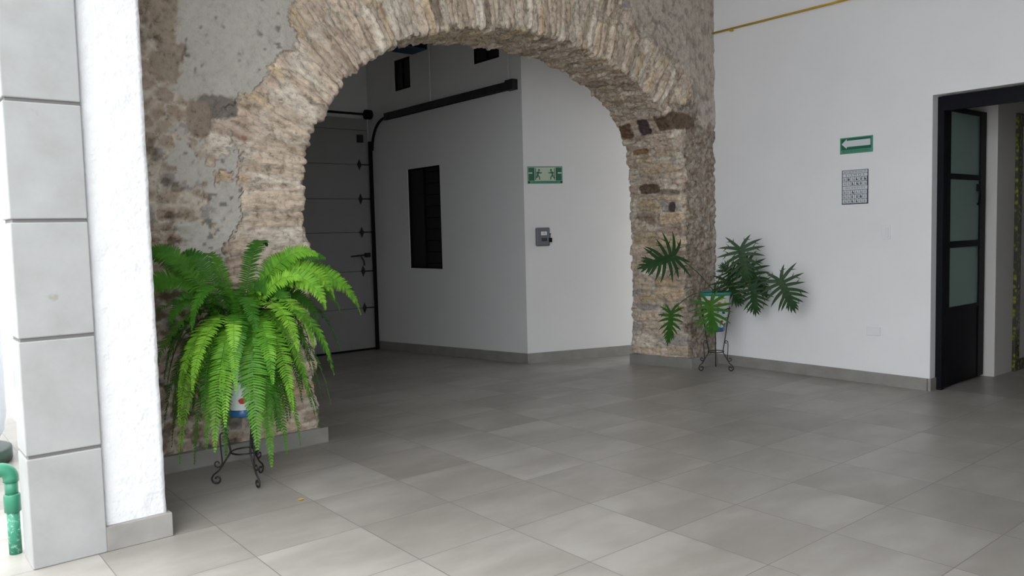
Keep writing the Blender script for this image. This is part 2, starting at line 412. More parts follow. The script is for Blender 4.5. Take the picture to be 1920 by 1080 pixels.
def resample(P, n):
    d = np.r_[0, np.cumsum(np.hypot(*np.diff(P, axis=0).T))]; L = d[-1]
    t = np.linspace(0, L, n*2)
    X = np.interp(t, d, P[:, 0]); Z = np.interp(t, d, P[:, 1])
    k = 41; ker = np.hanning(k+2)[1:-1]; ker /= ker.sum()
    def sm(a):
        e = np.r_[2*a[0]-a[k//2:0:-1], a, 2*a[-1]-a[-2:-k//2-1:-1]]
        return np.convolve(e, ker, 'valid')
    X = sm(X); Z = sm(Z)
    Q = np.stack([X, Z], 1); d = np.r_[0, np.cumsum(np.hypot(*np.diff(Q, axis=0).T))]
    t = np.linspace(0, d[-1], n)
    return np.stack([np.interp(t, d, X), np.interp(t, d, Z)], 1), d[-1]
FR, LF = resample(front, NS); BK, LB = resample(back, NS)
T = np.gradient(FR, axis=0); T /= np.hypot(*T.T)[:, None]
NO = np.stack([-T[:, 1], T[:, 0]], 1)      # outward from the opening
k = 61; ker = np.hanning(k+2)[1:-1]; ker /= ker.sum()
NOp = np.pad(NO, ((k//2, k//2), (0, 0)), 'edge'); NO = np.stack([np.convolve(NOp[:, j], ker, 'valid') for j in (0, 1)], 1); NO /= np.hypot(*NO.T)[:, None]
YF, YB = 5.6, 6.47
xmin, xmax, zmin, zmax = 1.0, 7.60, -.0, 4.65
def dist_rect(P, D):
    tx = np.where(D[:, 0] > 1e-9, (xmax-P[:, 0])/np.maximum(D[:, 0], 1e-9), np.where(D[:, 0] < -1e-9, (xmin-P[:, 0])/np.minimum(D[:, 0], -1e-9), 99))
    tz = np.where(D[:, 1] > 1e-9, (zmax-P[:, 1])/np.maximum(D[:, 1], 1e-9), 99)
    return np.minimum(tx, tz)
R = dist_rect(FR, NO)
NR, ND = 125, 62
# rows: front rings from outer to edge, then depth rings, then back ring
rows = []; us = []; nrm = []
BR = .035
for j in range(NR+1):
    a = (1-j/NR)                       # 1 outer .. 0 edge
    r = BR + (R-BR)*a
    P = FR + NO*r[:, None]
    rows.append(np.c_[P[:, 0], np.full(NS, YF), P[:, 1]]); us.append(-r); nrm.append(np.tile([0, -1., 0], (NS, 1)))
for j in range(1, 6):                  # rounded arris
    th = j/6*PI/2
    off = BR*(1-math.sin(th)); dy = BR*(1-math.cos(th))
    P = FR + NO*off
    rows.append(np.c_[P[:, 0], np.full(NS, YF+dy), P[:, 1]]); us.append(np.full(NS, -off+dy))
    nrm.append(np.c_[-NO[:, 0]*math.sin(th), np.full(NS, -math.cos(th)), -NO[:, 1]*math.sin(th)])
for j in range(ND+1):
    b = (BR + (YB-YF-BR)*j/ND)/(YB-YF)
    P = FR*(1-b)+BK*b
    rows.append(np.c_[P[:, 0], np.full(NS, YF+(YB-YF)*b), P[:, 1]]); us.append(np.full(NS, (YB-YF)*b))
    nrm.append(np.c_[-NO[:, 0], np.zeros(NS), -NO[:, 1]])
for r_ in (.02, 5.0):
    rr = np.minimum(R, r_); P = BK+NO*rr[:, None]
    rows.append(np.c_[P[:, 0], np.full(NS, YB+.005), P[:, 1]]); us.append(np.full(NS, YB-YF+r_)); nrm.append(np.tile([0, 1., 0], (NS, 1)))
V = np.concatenate(rows); U = np.concatenate(us); N = np.concatenate(nrm)
nrow = len(rows); SS = np.tile(np.linspace(0, LF, NS), nrow)
X, Y, Z = V.T
nz1 = fbm(V*2.2, 4, 11); nz2 = fbm(V*7, 4, 23); nz3 = fbm(V*26, 4, 31)
ws = SS+(nz2-.5)*.05; wu = U+(nz1-.5)*.35
arch = np.clip((Z-1.75)/.35, 0, 1)
# masonry near the opening: thin voussoirs in the arch, courses in the jambs
Fa1, Fa2, Aa, Ba = worley(ws/.062, wu/.34, 3)
Fb1, Fb2, Ab, Bb = worley((ws+(nz1-.5)*.06)/.125, (U+(nz2-.5)*.12)/.42, 5)
useb = arch < .5
F1 = np.where(useb, Fb1, Fa1); F2 = np.where(useb, Fb2, Fa2)
ca = np.where(useb, hsh(Ab, Bb, 41), hsh(Aa, Ba, 42)); cb2 = np.where(useb, hsh(Ab, Bb, 51), hsh(Aa, Ba, 52))
edge = np.clip((F2-F1+(nz3-.5)*.30)/np.where(useb, .26, .26), 0, 1)
# rubble further out
wx = X+(nz2-.5)*.10; wz = Z+(fbm(V*7+9, 3, 77)-.5)*.10
Fr1, Fr2, Ar, Br = worley(wx/.13, wz/.095, 9)
rc = hsh(Ar, Br, 61); redge = np.clip((Fr2-Fr1+(nz3-.5)*.45)/.32, 0, 1)
tan = np.array([.46, .375, .295]); cream = np.array([.54, .48, .405]); brown = np.array([.30, .235, .185]); ochre = np.array([.48, .375, .26])
mortar = np.array([.52, .465, .395]); gray = np.array([.34, .305, .285]); pink = np.array([.44, .35, .285])
def pick(c, table):
    out = np.zeros((len(c), 3)); lo = 0
    for p_, col in table:
        mk = (c >= lo) & (c < lo+p_+1e-9); out[mk] = col; lo += p_
    out[c >= lo-1e-6] = table[-1][1]
    return out
colA = pick(ca, [(.42, tan), (.25, cream), (.13, ochre), (.12, pink), (.08, brown)])
colA_r = pick(ca, [(.22, tan), (.14, cream), (.24, ochre), (.14, brown), (.14, gray), (.12, pink)])
right_j = (X > 6.3) & useb
colA = np.where(right_j[:, None], colA_r, colA)
colA = np.minimum(colA*1.42, .78)*(.82+.32*cb2)[:, None]
colA = mortar*1.25*(1-edge)[:, None] + colA*edge[:, None]
hA = (edge-.5)*.020 + (cb2-.5)*.040
colR = pick(rc, [(.30, brown*1.25), (.25, pink*.85), (.2, tan*.85), (.15, gray), (.1, mortar)])
colR = mortar*1.1*(1-redge)[:, None] + colR*redge[:, None]
hR = (redge-.5)*.016 + (hsh(Ar, Br, 71)-.5)*.018
# ring extent of the masonry along the face
sf = SS/LF
ext = np.where(X < 4.9, .62, .50) + (nz1-.5)*.55
ext = np.where((X < 3.2) & (Z < 1.9), .50+(nz1-.5)*.5, ext)
ext = np.where((X > 6.5) & (Z < 2.9), .10+(nz2-.5)*.2, ext)
ext = np.where((np.abs(X-4.6) < 1.5) & (Z > 2), 1.0, ext)
wR = np.clip((-U-ext)/.08, 0, 1)
col = colA*(1-wR)[:, None]+colR*wR[:, None]; h = hA*(1-wR)+hR*wR; streak = (1-wR)*.9
# dark holes and clumps in the rubble
pit = np.clip((fbm(V*11, 3, 91)-.60)/.06, 0, 1)*np.clip(wR+.25, 0, 1)*(Y < YF+.03)
lowleft = np.clip((2.3-Z)/1.2, 0, 1)*(X < 3)
pit2 = np.clip((fbm(V*16, 3, 95)-.58)/.05, 0, 1)*wR*lowleft
ph = np.clip(pit*.8+pit2, 0, 1)
col = col*(1-.62*ph[:, None]*np.array([.95, 1., 1.06])); h = h-.020*ph
# right strip is speckled rubble with lime mortar
rs = ((X > 7.08) & (Y < YF+.03) & (Z < 3.0)).astype(float)
sp = fbm(V*30, 3, 99); spc = np.where((sp > .5)[:, None], np.array([.36, .315, .26]), np.array([.20, .155, .12]))
col = col*(1-.7*rs)[:, None]+spc*(.7*rs)[:, None]
# plaster patches
plcol = np.array([.50, .475, .43])
def inpoly(px, pz, poly):
    c = np.zeros(px.shape, bool); n = len(poly); j = n-1
    for i in range(n):
        xi, zi = poly[i]; xj, zj = poly[j]
        c ^= ((zi > pz) != (zj > pz)) & (px < (xj-xi)*(pz-zi)/((zj-zi) or 1e-9)+xi); j = i
    return c
jx = X+(nz2-.5)*.26+(nz3-.5)*.13; jz = Z+(fbm(V*6+4, 4, 13)-.5)*.28+(fbm(V*24+4, 3, 14)-.5)*.12
pl = inpoly(jx, jz, [(1.73, 4.8), (1.73, 2.55), (1.84, 2.50), (2.08, 2.48), (2.27, 2.60), (2.45, 2.83), (2.60, 3.06), (2.60, 4.8)])
lowp = inpoly(jx, jz, [(1.68, 2.55), (1.64, 1.6), (1.80, 1.35), (2.06, 1.45), (2.14, 2.0), (2.05, 2.5)]) & (fbm(V*5, 4, 17)+(nz3-.5)*.3 > .47)
rp = inpoly(jx, jz, [(6.05, 4.8), (6.30, 3.60), (6.80, 3.45), (7.15, 3.15), (7.28, 2.75), (7.7, 2.6), (7.7, 4.8)])
face = (Y < YF+.002)
pl = (pl | lowp) & face; rp = rp & face
pn = .93+.14*fbm(V*3, 4, 19)
pn = pn*(1-.55*np.clip((fbm(V*20, 2, 29)-.76)/.03, 0, 1))*(.90+.2*nz3)
pc = plcol*pn[:, None]
m1 = pl[:, None]; col = np.where(m1, pc, col); h = np.where(pl, .012+(nz2-.5)*.008, h); streak = np.where(pl, .0, streak)
pr = np.array([.50, .445, .38])*(.80+.4*nz3)[:, None]*np.where(fbm(V*18, 3, 35) > .60, .70, 1)[:, None]
col = np.where(rp[:, None], pr, col); h = np.where(rp, .008+(nz2-.5)*.012, h); streak = np.where(rp, .1, streak)
# tan stripe left of the plaster
ts = face & (jx > 1.56) & (jx < 1.72) & (jz > 2.65)
col = np.where(ts[:, None], np.array([.34, .28, .22])*pn[:, None], col); h = np.where(ts, .006, h); streak = np.where(ts, 0, streak)
# notable single stones
def stone_at(c, rx, ry, rz, colr, dh=.01):
    global col, h, streak
    q = ((X-c[0])/rx)**4+((Y-c[1])/ry)**4+((Z-c[2])/rz)**4 + (nz2-.5)*1.5
    mk = np.clip((1-q)/.3, 0, 1)
    col = col*(1-mk)[:, None]+np.array(colr)*(.85+.3*nz3)[:, None]*mk[:, None]; h = h*(1-mk)+dh*mk
stone_at((1.99, 5.6, 2.475), .14, .1, .075, (.22, .195, .17))
stone_at((1.86, 5.6, 2.38), .08, .1, .12, (.30, .24, .19))
stone_at((6.98, 6.35, 2.70), .3, .13, .09, (.20, .125, .08), .018)
stone_at((6.94, 6.03, 2.70), .3, .11, .09, (.115, .085, .09), -.006)
stone_at((6.99, 5.68, 2.72), .25, .14, .10, (.17, .12, .085), .012)
stone_at((6.99, 6.20, 2.45), .2, .16, .035, (.36, .235, .12), .006)
stone_at((7.02, 6.1, 2.02), .2, .2, .06, (.19, .14, .10), .006)
stone_at((7.05, 5.75, 1.80), .2, .05, .06, (.11, .085, .08), .004)
stone_at((2.80, 5.64, 2.50), .12, .3, .06, (.56, .48, .39), .045)
stone_at((2.165, 5.6, 2.27), .022, .1, .022, (.42, .24, .18), .004)
h = h + (nz2-.5)*.046 + (nz3-.5)*.030
h = np.where((U > YB-YF+.01), 0, h)
lim = np.clip((7.593-X)/.05, 0, 1)
V = V + N*h[:, None]
# keep outer borders inside the abutting walls
idx = np.arange(nrow*NS).reshape(nrow, NS)
a = idx[:-1, :-1].ravel(); b = idx[:-1, 1:].ravel(); c = idx[1:, 1:].ravel(); d = idx[1:, :-1].ravel()
Fc = np.stack([a, b, c, d], 1)
me = bpy.data.meshes.new('wall_back'); nv = len(V); nf = len(Fc)
me.vertices.add(nv); me.vertices.foreach_set('co', V.ravel().astype(np.float32))
me.loops.add(nf*4); me.loops.foreach_set('vertex_index', Fc.ravel().astype(np.int32))
me.polygons.add(nf); me.polygons.foreach_set('loop_start', np.arange(0, nf*4, 4, dtype=np.int32))
try: me.polygons.foreach_set('loop_total', np.full(nf, 4, dtype=np.int32))
except Exception: pass
me.update(calc_edges=True)
ca_ = me.color_attributes.new('stone_colour', 'FLOAT_COLOR', 'POINT'); ca_.data.foreach_set('color', np.c_[np.clip(col, 0, 1), np.ones(nv)].ravel().astype(np.float32))
sa = me.attributes.new('streak', 'FLOAT', 'POINT'); sa.data.foreach_set('value', streak.astype(np.float32))
mottle = np.where(pl, .25, np.where(rp, .6, .9)); sa = me.attributes.new('mottle', 'FLOAT', 'POINT'); sa.data.foreach_set('value', mottle.astype(np.float32))
uvl = me.uv_layers.new(name='strip'); uvl.data.foreach_set('uv', np.stack([SS, U], 1)[Fc.ravel()].ravel().astype(np.float32))
me.materials.append(M['stone']); me.shade_smooth()
wb = bpy.data.objects.new('wall_back', me); COL.objects.link(wb); struct(wb)

# baseboards of the piers
def bbprism(name, poly, h0, zf=None):
    return struct(MB().prism(poly, [fz(p[1])-.01 for p in poly], [fz(p[1])+h0 for p in poly]).build(name, M['baseboard'], bevel=.003))
bbprism('baseboard_arch_left', [(1.19, 5.555), (2.70, 5.555), (2.70, 6.46), (2.6, 6.46), (2.6, 5.62), (1.19, 5.62)], .115)
bbprism('baseboard_arch_right', [(7.095, 5.555), (7.592, 5.555), (7.592, 5.63), (7.17, 5.63), (7.17, 6.48), (7.095, 6.48)], .115)

# ------------------------------------------------------------------ inner garage passage
CX, CY = 6.451, 7.606
def holes_wall(name, x0, x1, ys, zs, holes, mat):
    mb = MB()
    for i in range(len(ys)-1):
        for j in range(len(zs)-1):
            yc = (ys[i]+ys[i+1])/2; zc = (zs[j]+zs[j+1])/2
            if any(h[0] < yc < h[1] and h[2] < zc < h[3] for h in holes): continue
            mb.box((x0, ys[i], zs[j]), (x1, ys[i+1], zs[j+1]))
    return struct(mb.build(name, mat))
W1 = (9.44, 10.29, 1.07, 2.545); W2 = (10.13, 10.57, 3.735, 4.19); W3 = (8.03, 8.57, 3.785, 4.6)
hw = holes_wall('wall_inner_right', CX, CX+.22, sorted({CY, 12.2, *W1[:2], *W2[:2], *W3[:2]}), sorted({-.45, 5.4, *W1[2:], *W2[2:], *W3[2:]}), [W1, W2, W3], M['inner_wall'])
a2 = math.radians(-25); dx, dy = math.cos(a2), math.sin(a2)
ex, ey = CX+dx*2.0, CY+dy*2.0
struct(MB().prism([(CX, CY), (ex, ey), (ex+.1, ey+.22), (CX+.22, CY+.15)], -.3, 5.4).build('wall_inner_angled', M['inner_wall']))
struct(MB().prism([(1.0, 11.42), (6.47, 11.42), (6.47, 11.6), (1.0, 11.6)], -.5, 5.4).build('wall_garage_end', M['inner_wall']))
struct(MB().prism([(1.0, 6.3), (1.2, 6.3), (1.2, 11.6), (1.0, 11.6)], -.5, 5.4).build('wall_inner_left', M['inner_wall']))
struct(MB().prism([(1.0, 6.475), (9, 6.475), (9, 6.6), (1.0, 6.6)], 4.4, 5.5).build('wall_inner_front', M['inner_wall']))
bbprism('baseboard_inner_right', [(CX-.012, CY-.008), (CX, CY), (CX, 11.42), (CX-.012, 11.42)], .130)
nx_, ny_ = dy, -dx
bbprism('baseboard_inner_angled', [(CX-.012, CY-.012), (ex+nx_*.012, ey+ny_*.012), (ex, ey), (CX, CY)], .130)
for i, Wn in enumerate((W1, W2, W3)):
    r = empty('window_%d' % (i+1), (CX+.03, (Wn[0]+Wn[1])/2, (Wn[2]+Wn[3])/2)); struct(r)
    hy = (Wn[1]-Wn[0])/2; hz = (Wn[3]-Wn[2])/2; f_ = .03
    fm = MB().box((-.02, -hy, -hz), (.03, -hy+f_, hz)).box((-.02, hy-f_, -hz), (.03, hy, hz)).box((-.02, -hy, -hz), (.03, hy, -hz+f_)).box((-.02, -hy, hz-f_), (.03, hy, hz)).box((-.02, -.015, -hz), (.03, .015, hz))
    fm.build('window_frame', M['black'], r)
    MB().box((.0, -hy, -hz), (.012, hy, hz)).build('pane', M['darkglass'], r)
    if i == 0:
        for k_ in range(9):
            zz = -hz+.08+k_*(2*hz-.16)/8
            MB().box((-.018, -hy+.03, zz-.008), (.0, -.02, zz+.008)).build('louvre_slat', M['black'], r)

# garage door
GY = 11.35
gz = [-.258, .424, 1.011, 1.63, 2.155, 2.695, 3.237, 3.42]
gd = empty('door_1', (5.0, GY, -.258)); struct(gd)
for i in range(len(gz)-1):
    pb = MB(); pb.box((-3.6, 0, gz[i]+.258+.004), (1.40, .045, gz[i+1]+.258-.004))
    pb.build('door_panel', M['garage'], gd, bevel=.006)
MB().box((-3.6, .012, 0), (1.40, .05, 3.67)).build('seam_backing', M['garage_seam'], gd)
MB().box((-3.6, -.006, -.0), (1.40, .03, .03)).build('bottom_seal', M['black'], gd)
for zz in gz[1:6]:
    hz_ = zz+.258
    hb = MB(); hb.add([(1.19, -.012, hz_), (1.225, -.012, hz_+.085), (1.265, -.012, hz_), (1.225, -.012, hz_-.085)], [(0, 3, 2, 1)])
    hb.tube([(1.18, -.02, hz_), (1.40, -.02, hz_)], .010, 6)
    hg = hb.build('hinge', M['track'], gd); hg.modifiers.new('s', 'SOLIDIFY').thickness = .01
MB().box((1.20, -.03, 3.30), (1.30, .0, 3.42)).build('hinge', M['track'], gd)
hd = MB(); hd.tube([(1.00, -.05, 1.51), (1.32, -.05, 1.535)], .012, 6); hd.tube([(1.17, -.05, 1.52), (1.22, -.055, 1.43), (1.23, -.05, 1.36)], .013, 6); hd.box((1.26, -.06, 1.49), (1.34, 0, 1.56))
hd.build('door_latch_handle', M['track'], gd)
# tracks
tr = empty('garage_door_track', (6.40, 11.20, -.25)); tag(tr, 'dark steel garage door track rising in the corner and running back along the wall', 'door track')
tv = MB(); px, py = -.03, .02
pts = [(px, py, 0), (px, py, 3.25)] ; tv.box((px-.025, py-.02, 0), (px+.02, py+.03, 3.30)); tv.build('vertical_rail', M['black'], tr)
cv = [( .0, .02-.40*(1-math.cos(t_)) if False else .02-.42*(1-math.cos(t_)), 3.16+.46*math.sin(t_)) for t_ in [i*PI/2/10 for i in range(11)]]
MB().tube(cv, .022, 6).build('curved_rail', M['black'], tr)
hr = MB(); hr.box((-.02, -3.52, 3.585), (.03, -.40, 3.685)); hr.box((-.035, -3.52, 3.585), (.03, -.40, 3.60))
hr.build('horizontal_rail', M['track'], tr)
MB().box((-.04, -3.53, 3.575), (.045, -3.38, 3.70)).build('rail_end_plate', M['track'], tr)
MB().tube([(-1.6, .03, 3.72), (-.02, .03, 3.72)], .018, 8).build('torsion_shaft', M['black'], tr)
MB().tube([(-.10, .03, 3.72), (.0, .03, 3.72)], .075, 14).build('cable_drum', M['black'], tr, smooth=True)
for yy in (9.553, 7.80):
    s_ = MB().box((0, yy-11.20-.012, 3.68), (.012, yy-11.20+.012, 5.2)).build('hanging_strap', M['plastic'], tr)
bx = empty('wall_box', (6.18, 9.87, 4.19)); tag(bx, 'blue bottomed dark box fixed high on the inner wall under the arch crown', 'box')
MB().box((-.28, -.21, .012), (.27, .18, .30)).build('housing', M['black'], bx)
MB().box((-.28, -.21, 0), (.27, .18, .012)).build('blue_underside', M['bluebox'], bx)

# ------------------------------------------------------------------ right doorway
fr = empty('door_2', (7.70, 3.22, 0)); struct(fr)
MB().box((0, -.055, 0), (.07, 0, 2.69)).build('frame_post', M['black'], fr)
MB().box((0, -1.72, 2.565), (.07, -.055, 2.69)).build('frame_header', M['black'], fr)
MB().box((0, -1.72, 0), (.07, -1.665, 2.565)).build('frame_post', M['black'], fr)
lf = empty('glazed_door', (7.785, 3.19, .02)); tag(lf, 'narrow black steel door leaf with three frosted green panes standing open', 'door')
LW = .90; LH = 2.60
def lbox(a, b): return MB().box(a, b)
ff = MB(); ff.box((0, -.02, 0), (.085, .02, LH)); ff.box((LW-.13, -.02, 0), (LW, .02, LH))
for z0, z1 in ((1.935, 1.985), (1.295, 1.355), (.70, .735), (LH-.045, LH)): ff.box((.085, -.018, z0), (LW-.13, .018, z1))
ff.build('leaf_frame', M['black'], lf)
MB().box((.085, -.012, 0), (LW-.13, .012, .70)).build('lower_panel', M['black'], lf)
for z0, z1 in ((.735, 1.295), (1.355, 1.935), (1.985, LH-.045)):
    MB().box((.085, -.004, z0), (LW-.13, .004, z1)).build('frosted_pane', M['frosted'], lf)
hh = MB(); hh.tube([(LW-.20, -.03, 1.88), (LW-.21, -.045, 1.80), (LW-.24, -.05, 1.72), (LW-.27, -.05, 1.70)], .010, 6); hh.box((LW-.215, -.04, 1.83), (LW-.175, -.015, 1.90)); hh.build('door_handle', M['black'], lf)
# panel framed in tiles in the side room
tf = empty('tile_framed_panel', (9.17, 3.075, .0)); tag(tf, 'tall pale panel framed in yellow green patterned tiles beyond the black doorway', 'tile frame')
tb = MB(); tb.box((0, -.03, 0), (.115, .0, 2.64)); tb.box((.115, -.03, 2.52), (1.0, 0, 2.64)); tb.box((.115, -.03, 0), (1.0, 0, .115)); tb.box((1.0, -.03, 0), (1.115, 0, 2.64))
tb.build('tile_border', M['tile_border'], tf)
MB().box((.115, -.015, .115), (1.0, 0, 2.52)).build('pale_panel', M['beige_wall'], tf)

# ------------------------------------------------------------------ things on the walls
RW = ((0, -1, 0), (1, 0, 0), (0, 0, 1))
gp = MB(); gp.tube([(7.565, 5.64, 3.73), (7.565, 4.0, 3.73), (7.565, 1.0, 3.72)], .011, 8)
gpo = gp.build('gas_pipe', M['yellow'], smooth=True); tag(gpo, 'thin yellow gas pipe running high along the white right wall', 'pipe')
MB().box((7.55, 5.33, 3.705), (7.593, 5.36, 3.722)).build('pipe_clip', M['yellow'], gpo)
# arrow sign
sg = empty('evacuation_sign', (7.5925, 3.931, 2.327), RW); tag(sg, 'green evacuation sign with a white arrow pointing left on the right wall', 'sign')
w_, h_ = .165, .079
MB().box((-w_, -.004, -h_), (w_, 0, h_)).build('sign_plate', M['green_sign2'], sg)
MB().box((-w_+.012, -.005, -.040), (w_-.016, -.004, h_-.010)).build('green_field', M['green_sign'], sg)
mesh_obj('white_arrow', [(-.148, -.0062, .018), (-.095, -.0062, .066), (-.095, -.0062, .048), (.142, -.0062, .048), (.142, -.0062, -.012), (-.095, -.0062, -.012), (-.095, -.0062, -.030)], [(0, 6, 5, 4, 3, 2, 1)], M['sign_white'], sg)
text_mesh('sign_text', 'RUTA DE EVACUACIÓN', .03, M['green_sign'], sg, (0, -.0042, -.058), .27)
# poster
ps = empty('safety_poster', (7.5925, 3.943, 1.921), RW); tag(ps, 'black and white safety poster with rows of small pictograms below the arrow sign', 'poster')
w_, h_ = .133, .167
MB().box((-w_, -.003, -h_), (w_, 0, h_)).build('poster_sheet', M['poster_ink'], ps)
def cell(x0, x1, z0, z1, m_='sign_white', y=-.0036, name='pictogram_cell'): return MB().box((x0, y, z0), (x1, -.003, z1)).build(name, M[m_], ps)
rowsz = [(.135, .162), (.101, .131), (.058, .097), (.014, .054), (-.026, .010), (-.070, -.030), (-.114, -.074), (-.158, -.118)]
random.seed(4)
for ri, (z0, z1) in enumerate(rowsz):
    if ri in (0, 1, 4):
        cell(-w_+.008, w_-.008, z0, z1, name='heading_band')
    else:
        for ci in range(6):
            x0 = -w_+.008+ci*.0415; x1 = x0+.0375
            c_ = cell(x0, x1, z0, z1)
            xm = (x0+x1)/2+random.uniform(-.004, .004); zm = (z0+z1)/2
            pg = MB(); pg.box((xm-.006, -.0042, zm-.013), (xm+.006, -.0036, zm+.004)); pg.tube([(xm, -.0040, zm+.010), (xm, -.0037, zm+.010)], .0055, 8)
            if random.random() < .6: pg.box((xm+.007, -.0042, zm-.014), (xm+.014, -.0036, zm+random.uniform(-.008, .008)))
            pg.build('pictogram', M['poster_gray'] if random.random() < .7 else M['poster_ink'], c_)
text_mesh('heading_text', 'QUE HACER EN CASO DE', .02, M['blackink'], ps, (0, -.0037, .1485), .225)
text_mesh('heading_text', 'S I S M O S', .026, M['blackink'], ps, (0, -.0037, .116), .19)
text_mesh('heading_text', 'I N C E N D I O S', .026, M['blackink'], ps, (0, -.0037, -.008), .20)
# light switch, outlet
sw = empty('light_switch', (7.5925, 3.634, 1.474), RW); tag(sw, 'white light switch plate on the right wall near the black door', 'light switch')
MB().box((-.042, -.008, -.068), (.042, 0, .068)).build('cover_plate', M['plastic'], sw, bevel=.003)
for zz in (-.034, 0, .034): MB().box((.0, -.014, zz-.013), (.026, -.008, zz+.013)).build('switch_rocker', M['plastic'], sw, bevel=.002)
ol = empty('wall_outlet', (7.5925, 3.748, .517), RW); tag(ol, 'white power outlet plate low on the right wall', 'outlet')
MB().box((-.068, -.012, -.042), (.068, 0, .042)).build('cover_plate', M['plastic'], ol, bevel=.004)
MB().box((.02, -.015, -.02), (.05, -.012, .02)).build('socket', M['plastic'], ol, bevel=.001)
# exit sign + alarm box on the angled wall
AW = ((dx, dy, 0), (-dy, dx, 0), (0, 0, 1))
def on_w2(t, z): return (CX+dx*t, CY+dy*t, z)
es = empty('exit_sign', on_w2(.278-.0, 2.268), AW); tag(es, 'green and pale exit sign with two running figures on the inner wall', 'sign')
w_, h_ = .228, .107
MB().box((-w_, -.005, -h_), (w_, -.001, h_)).build('sign_plate', M['green_sign2'], es)
MB().box((-w_+.01, -.006, -.072), (w_-.01, -.005, h_-.012)).build('pale_field', M['lum'], es)
for s_ in (-1, 1):
    d_ = MB(); xa, xb = sorted((s_*(w_-.013), s_*(w_-.090))); d_.box((xa, -.007, -.070), (xb, -.006, h_-.016)); d_.build('green_panel', M['green_sign'], es)
    xa, xb = sorted((s_*(w_-.013), s_*(w_-.062))); MB().box((xa, -.008, .016), (xb, -.007, .034)).build('arrow_bar', M['lum'], es)
    xa, xb = sorted((s_*.128, s_*.118)); MB().box((xa, -.007, -.06), (xb, -.006, .085)).build('door_edge', M['green_sign'], es)
    f_ = MB(); q = lambda x: s_*(x)
    f_.tube([(q(.078), -.007, .062), (q(.078), -.0061, .062)], .013, 10)
    def bar(x0, z0, x1, z1, t_=.009):
        f_.tube([(q(x0), -.007, z0), (q(x1), -.007, z1)], t_*.8, 5)
    bar(.083, .045, .098, .0, .014); bar(.083, .040, .062, .022); bar(.062, .022, .045, .030); bar(.09, .04, .112, .022); bar(.098, .0, .076, -.022, .011); bar(.076, -.022, .072, -.058, .010); bar(.1, .0, .108, -.03, .011); bar(.108, -.03, .128, -.036, .009)
    f_.build('running_figure', M['green_sign'], es)
    MB().tube([(s_*(w_-.018), -.009, -h_+.020), (s_*(w_-.018), -.004, -h_+.020)], .014, 10).build('mounting_screw', M['blackink'], es)
text_mesh('sign_text', 'SALIDA DE EMERGENCIA', .03, M['green_sign'], es, (0, -.0056, -.090), .33)
ab = empty('alarm_box', on_w2(.225, 1.50), AW); tag(ab, 'small grey alarm control box with white label below the exit sign', 'control box')
MB().box((-.092, -.05, -.115), (.088, 0, .115)).build('housing', M['graybox'], ab, bevel=.015)
MB().box((-.03, -.053, .02), (.045, -.05, .065)).build('white_label', M['label'], ab)
text_mesh('label_text', '15', .035, M['blackink'], ab, (.008, -.0535, .042))
MB().box((-.025, -.053, -.055), (.045, -.05, -.015)).build('dark_label', M['blackink'], ab)
lk = MB(); lk.box((.07, -.06, -.07), (.11, -.02, -.015)); lk.tube([(.085, -.04, -.02), (.085, -.04, .035), (.10, -.04, .035)], .008, 6); lk.build('latch', M['black'], ab)

# ------------------------------------------------------------------ courtyard things at far left
gp = empty('water_pipe', (.530, 4.665, 0)); tag(gp, 'green plastic water pipe with elbow rising beside the pilaster', 'pipe')
MB().tube([(0, 0, 0), (0, 0, .23)], .029, 20).build('lower_tube', M['pipe_worn'], gp, smooth=True)
MB().lathe([(.030, .215), (.038, .218), (.038, .30), (.036, .305), (.030, .308)], 24).build('coupling', M['pipe'], gp, smooth=True)
MB().tube([(0, 0, .30), (0, 0, .375)], .030, 20).build('upper_tube', M['pipe'], gp, smooth=True)
el = [(0, 0, .37)] + [(-.045*(1-math.cos(t_)), 0, .39+.045*math.sin(t_)) for t_ in [i*PI/2/8 for i in range(9)]] + [(-.09, 0, .435)]
MB().tube(el, .036, 20).build('elbow', M['pipe'], gp, smooth=True)
MB().tube([(-.085, 0, .435), (-1.2, 0.02, .43)], .029, 20).build('side_tube', M['pipe'], gp, smooth=True)
dr = empty('storage_drum', (.40, 6.85, .10)); tag(dr, 'tall white rounded drum behind the pilaster at the far left edge', 'drum')
MB().lathe([(.20, 0), (.30, .03), (.36, .12), (.38, .25), (.38, 1.45), (.34, 1.55), (.2, 1.6)], 40).build('drum_body', M['drum'], dr, smooth=True)
tag(MB().lathe([(.30, 0), (.40, .015), (.40, .095), (.37, .10)], 40, (.40, 6.85)).build('round_plinth', M['dark_green'], smooth=True), 'dark green round base under the white drum', 'base')
struct(MB().box((-9, 9.0, -.02), (1.0, 9.2, 4)).build('wall_courtyard', M['court_wall']))

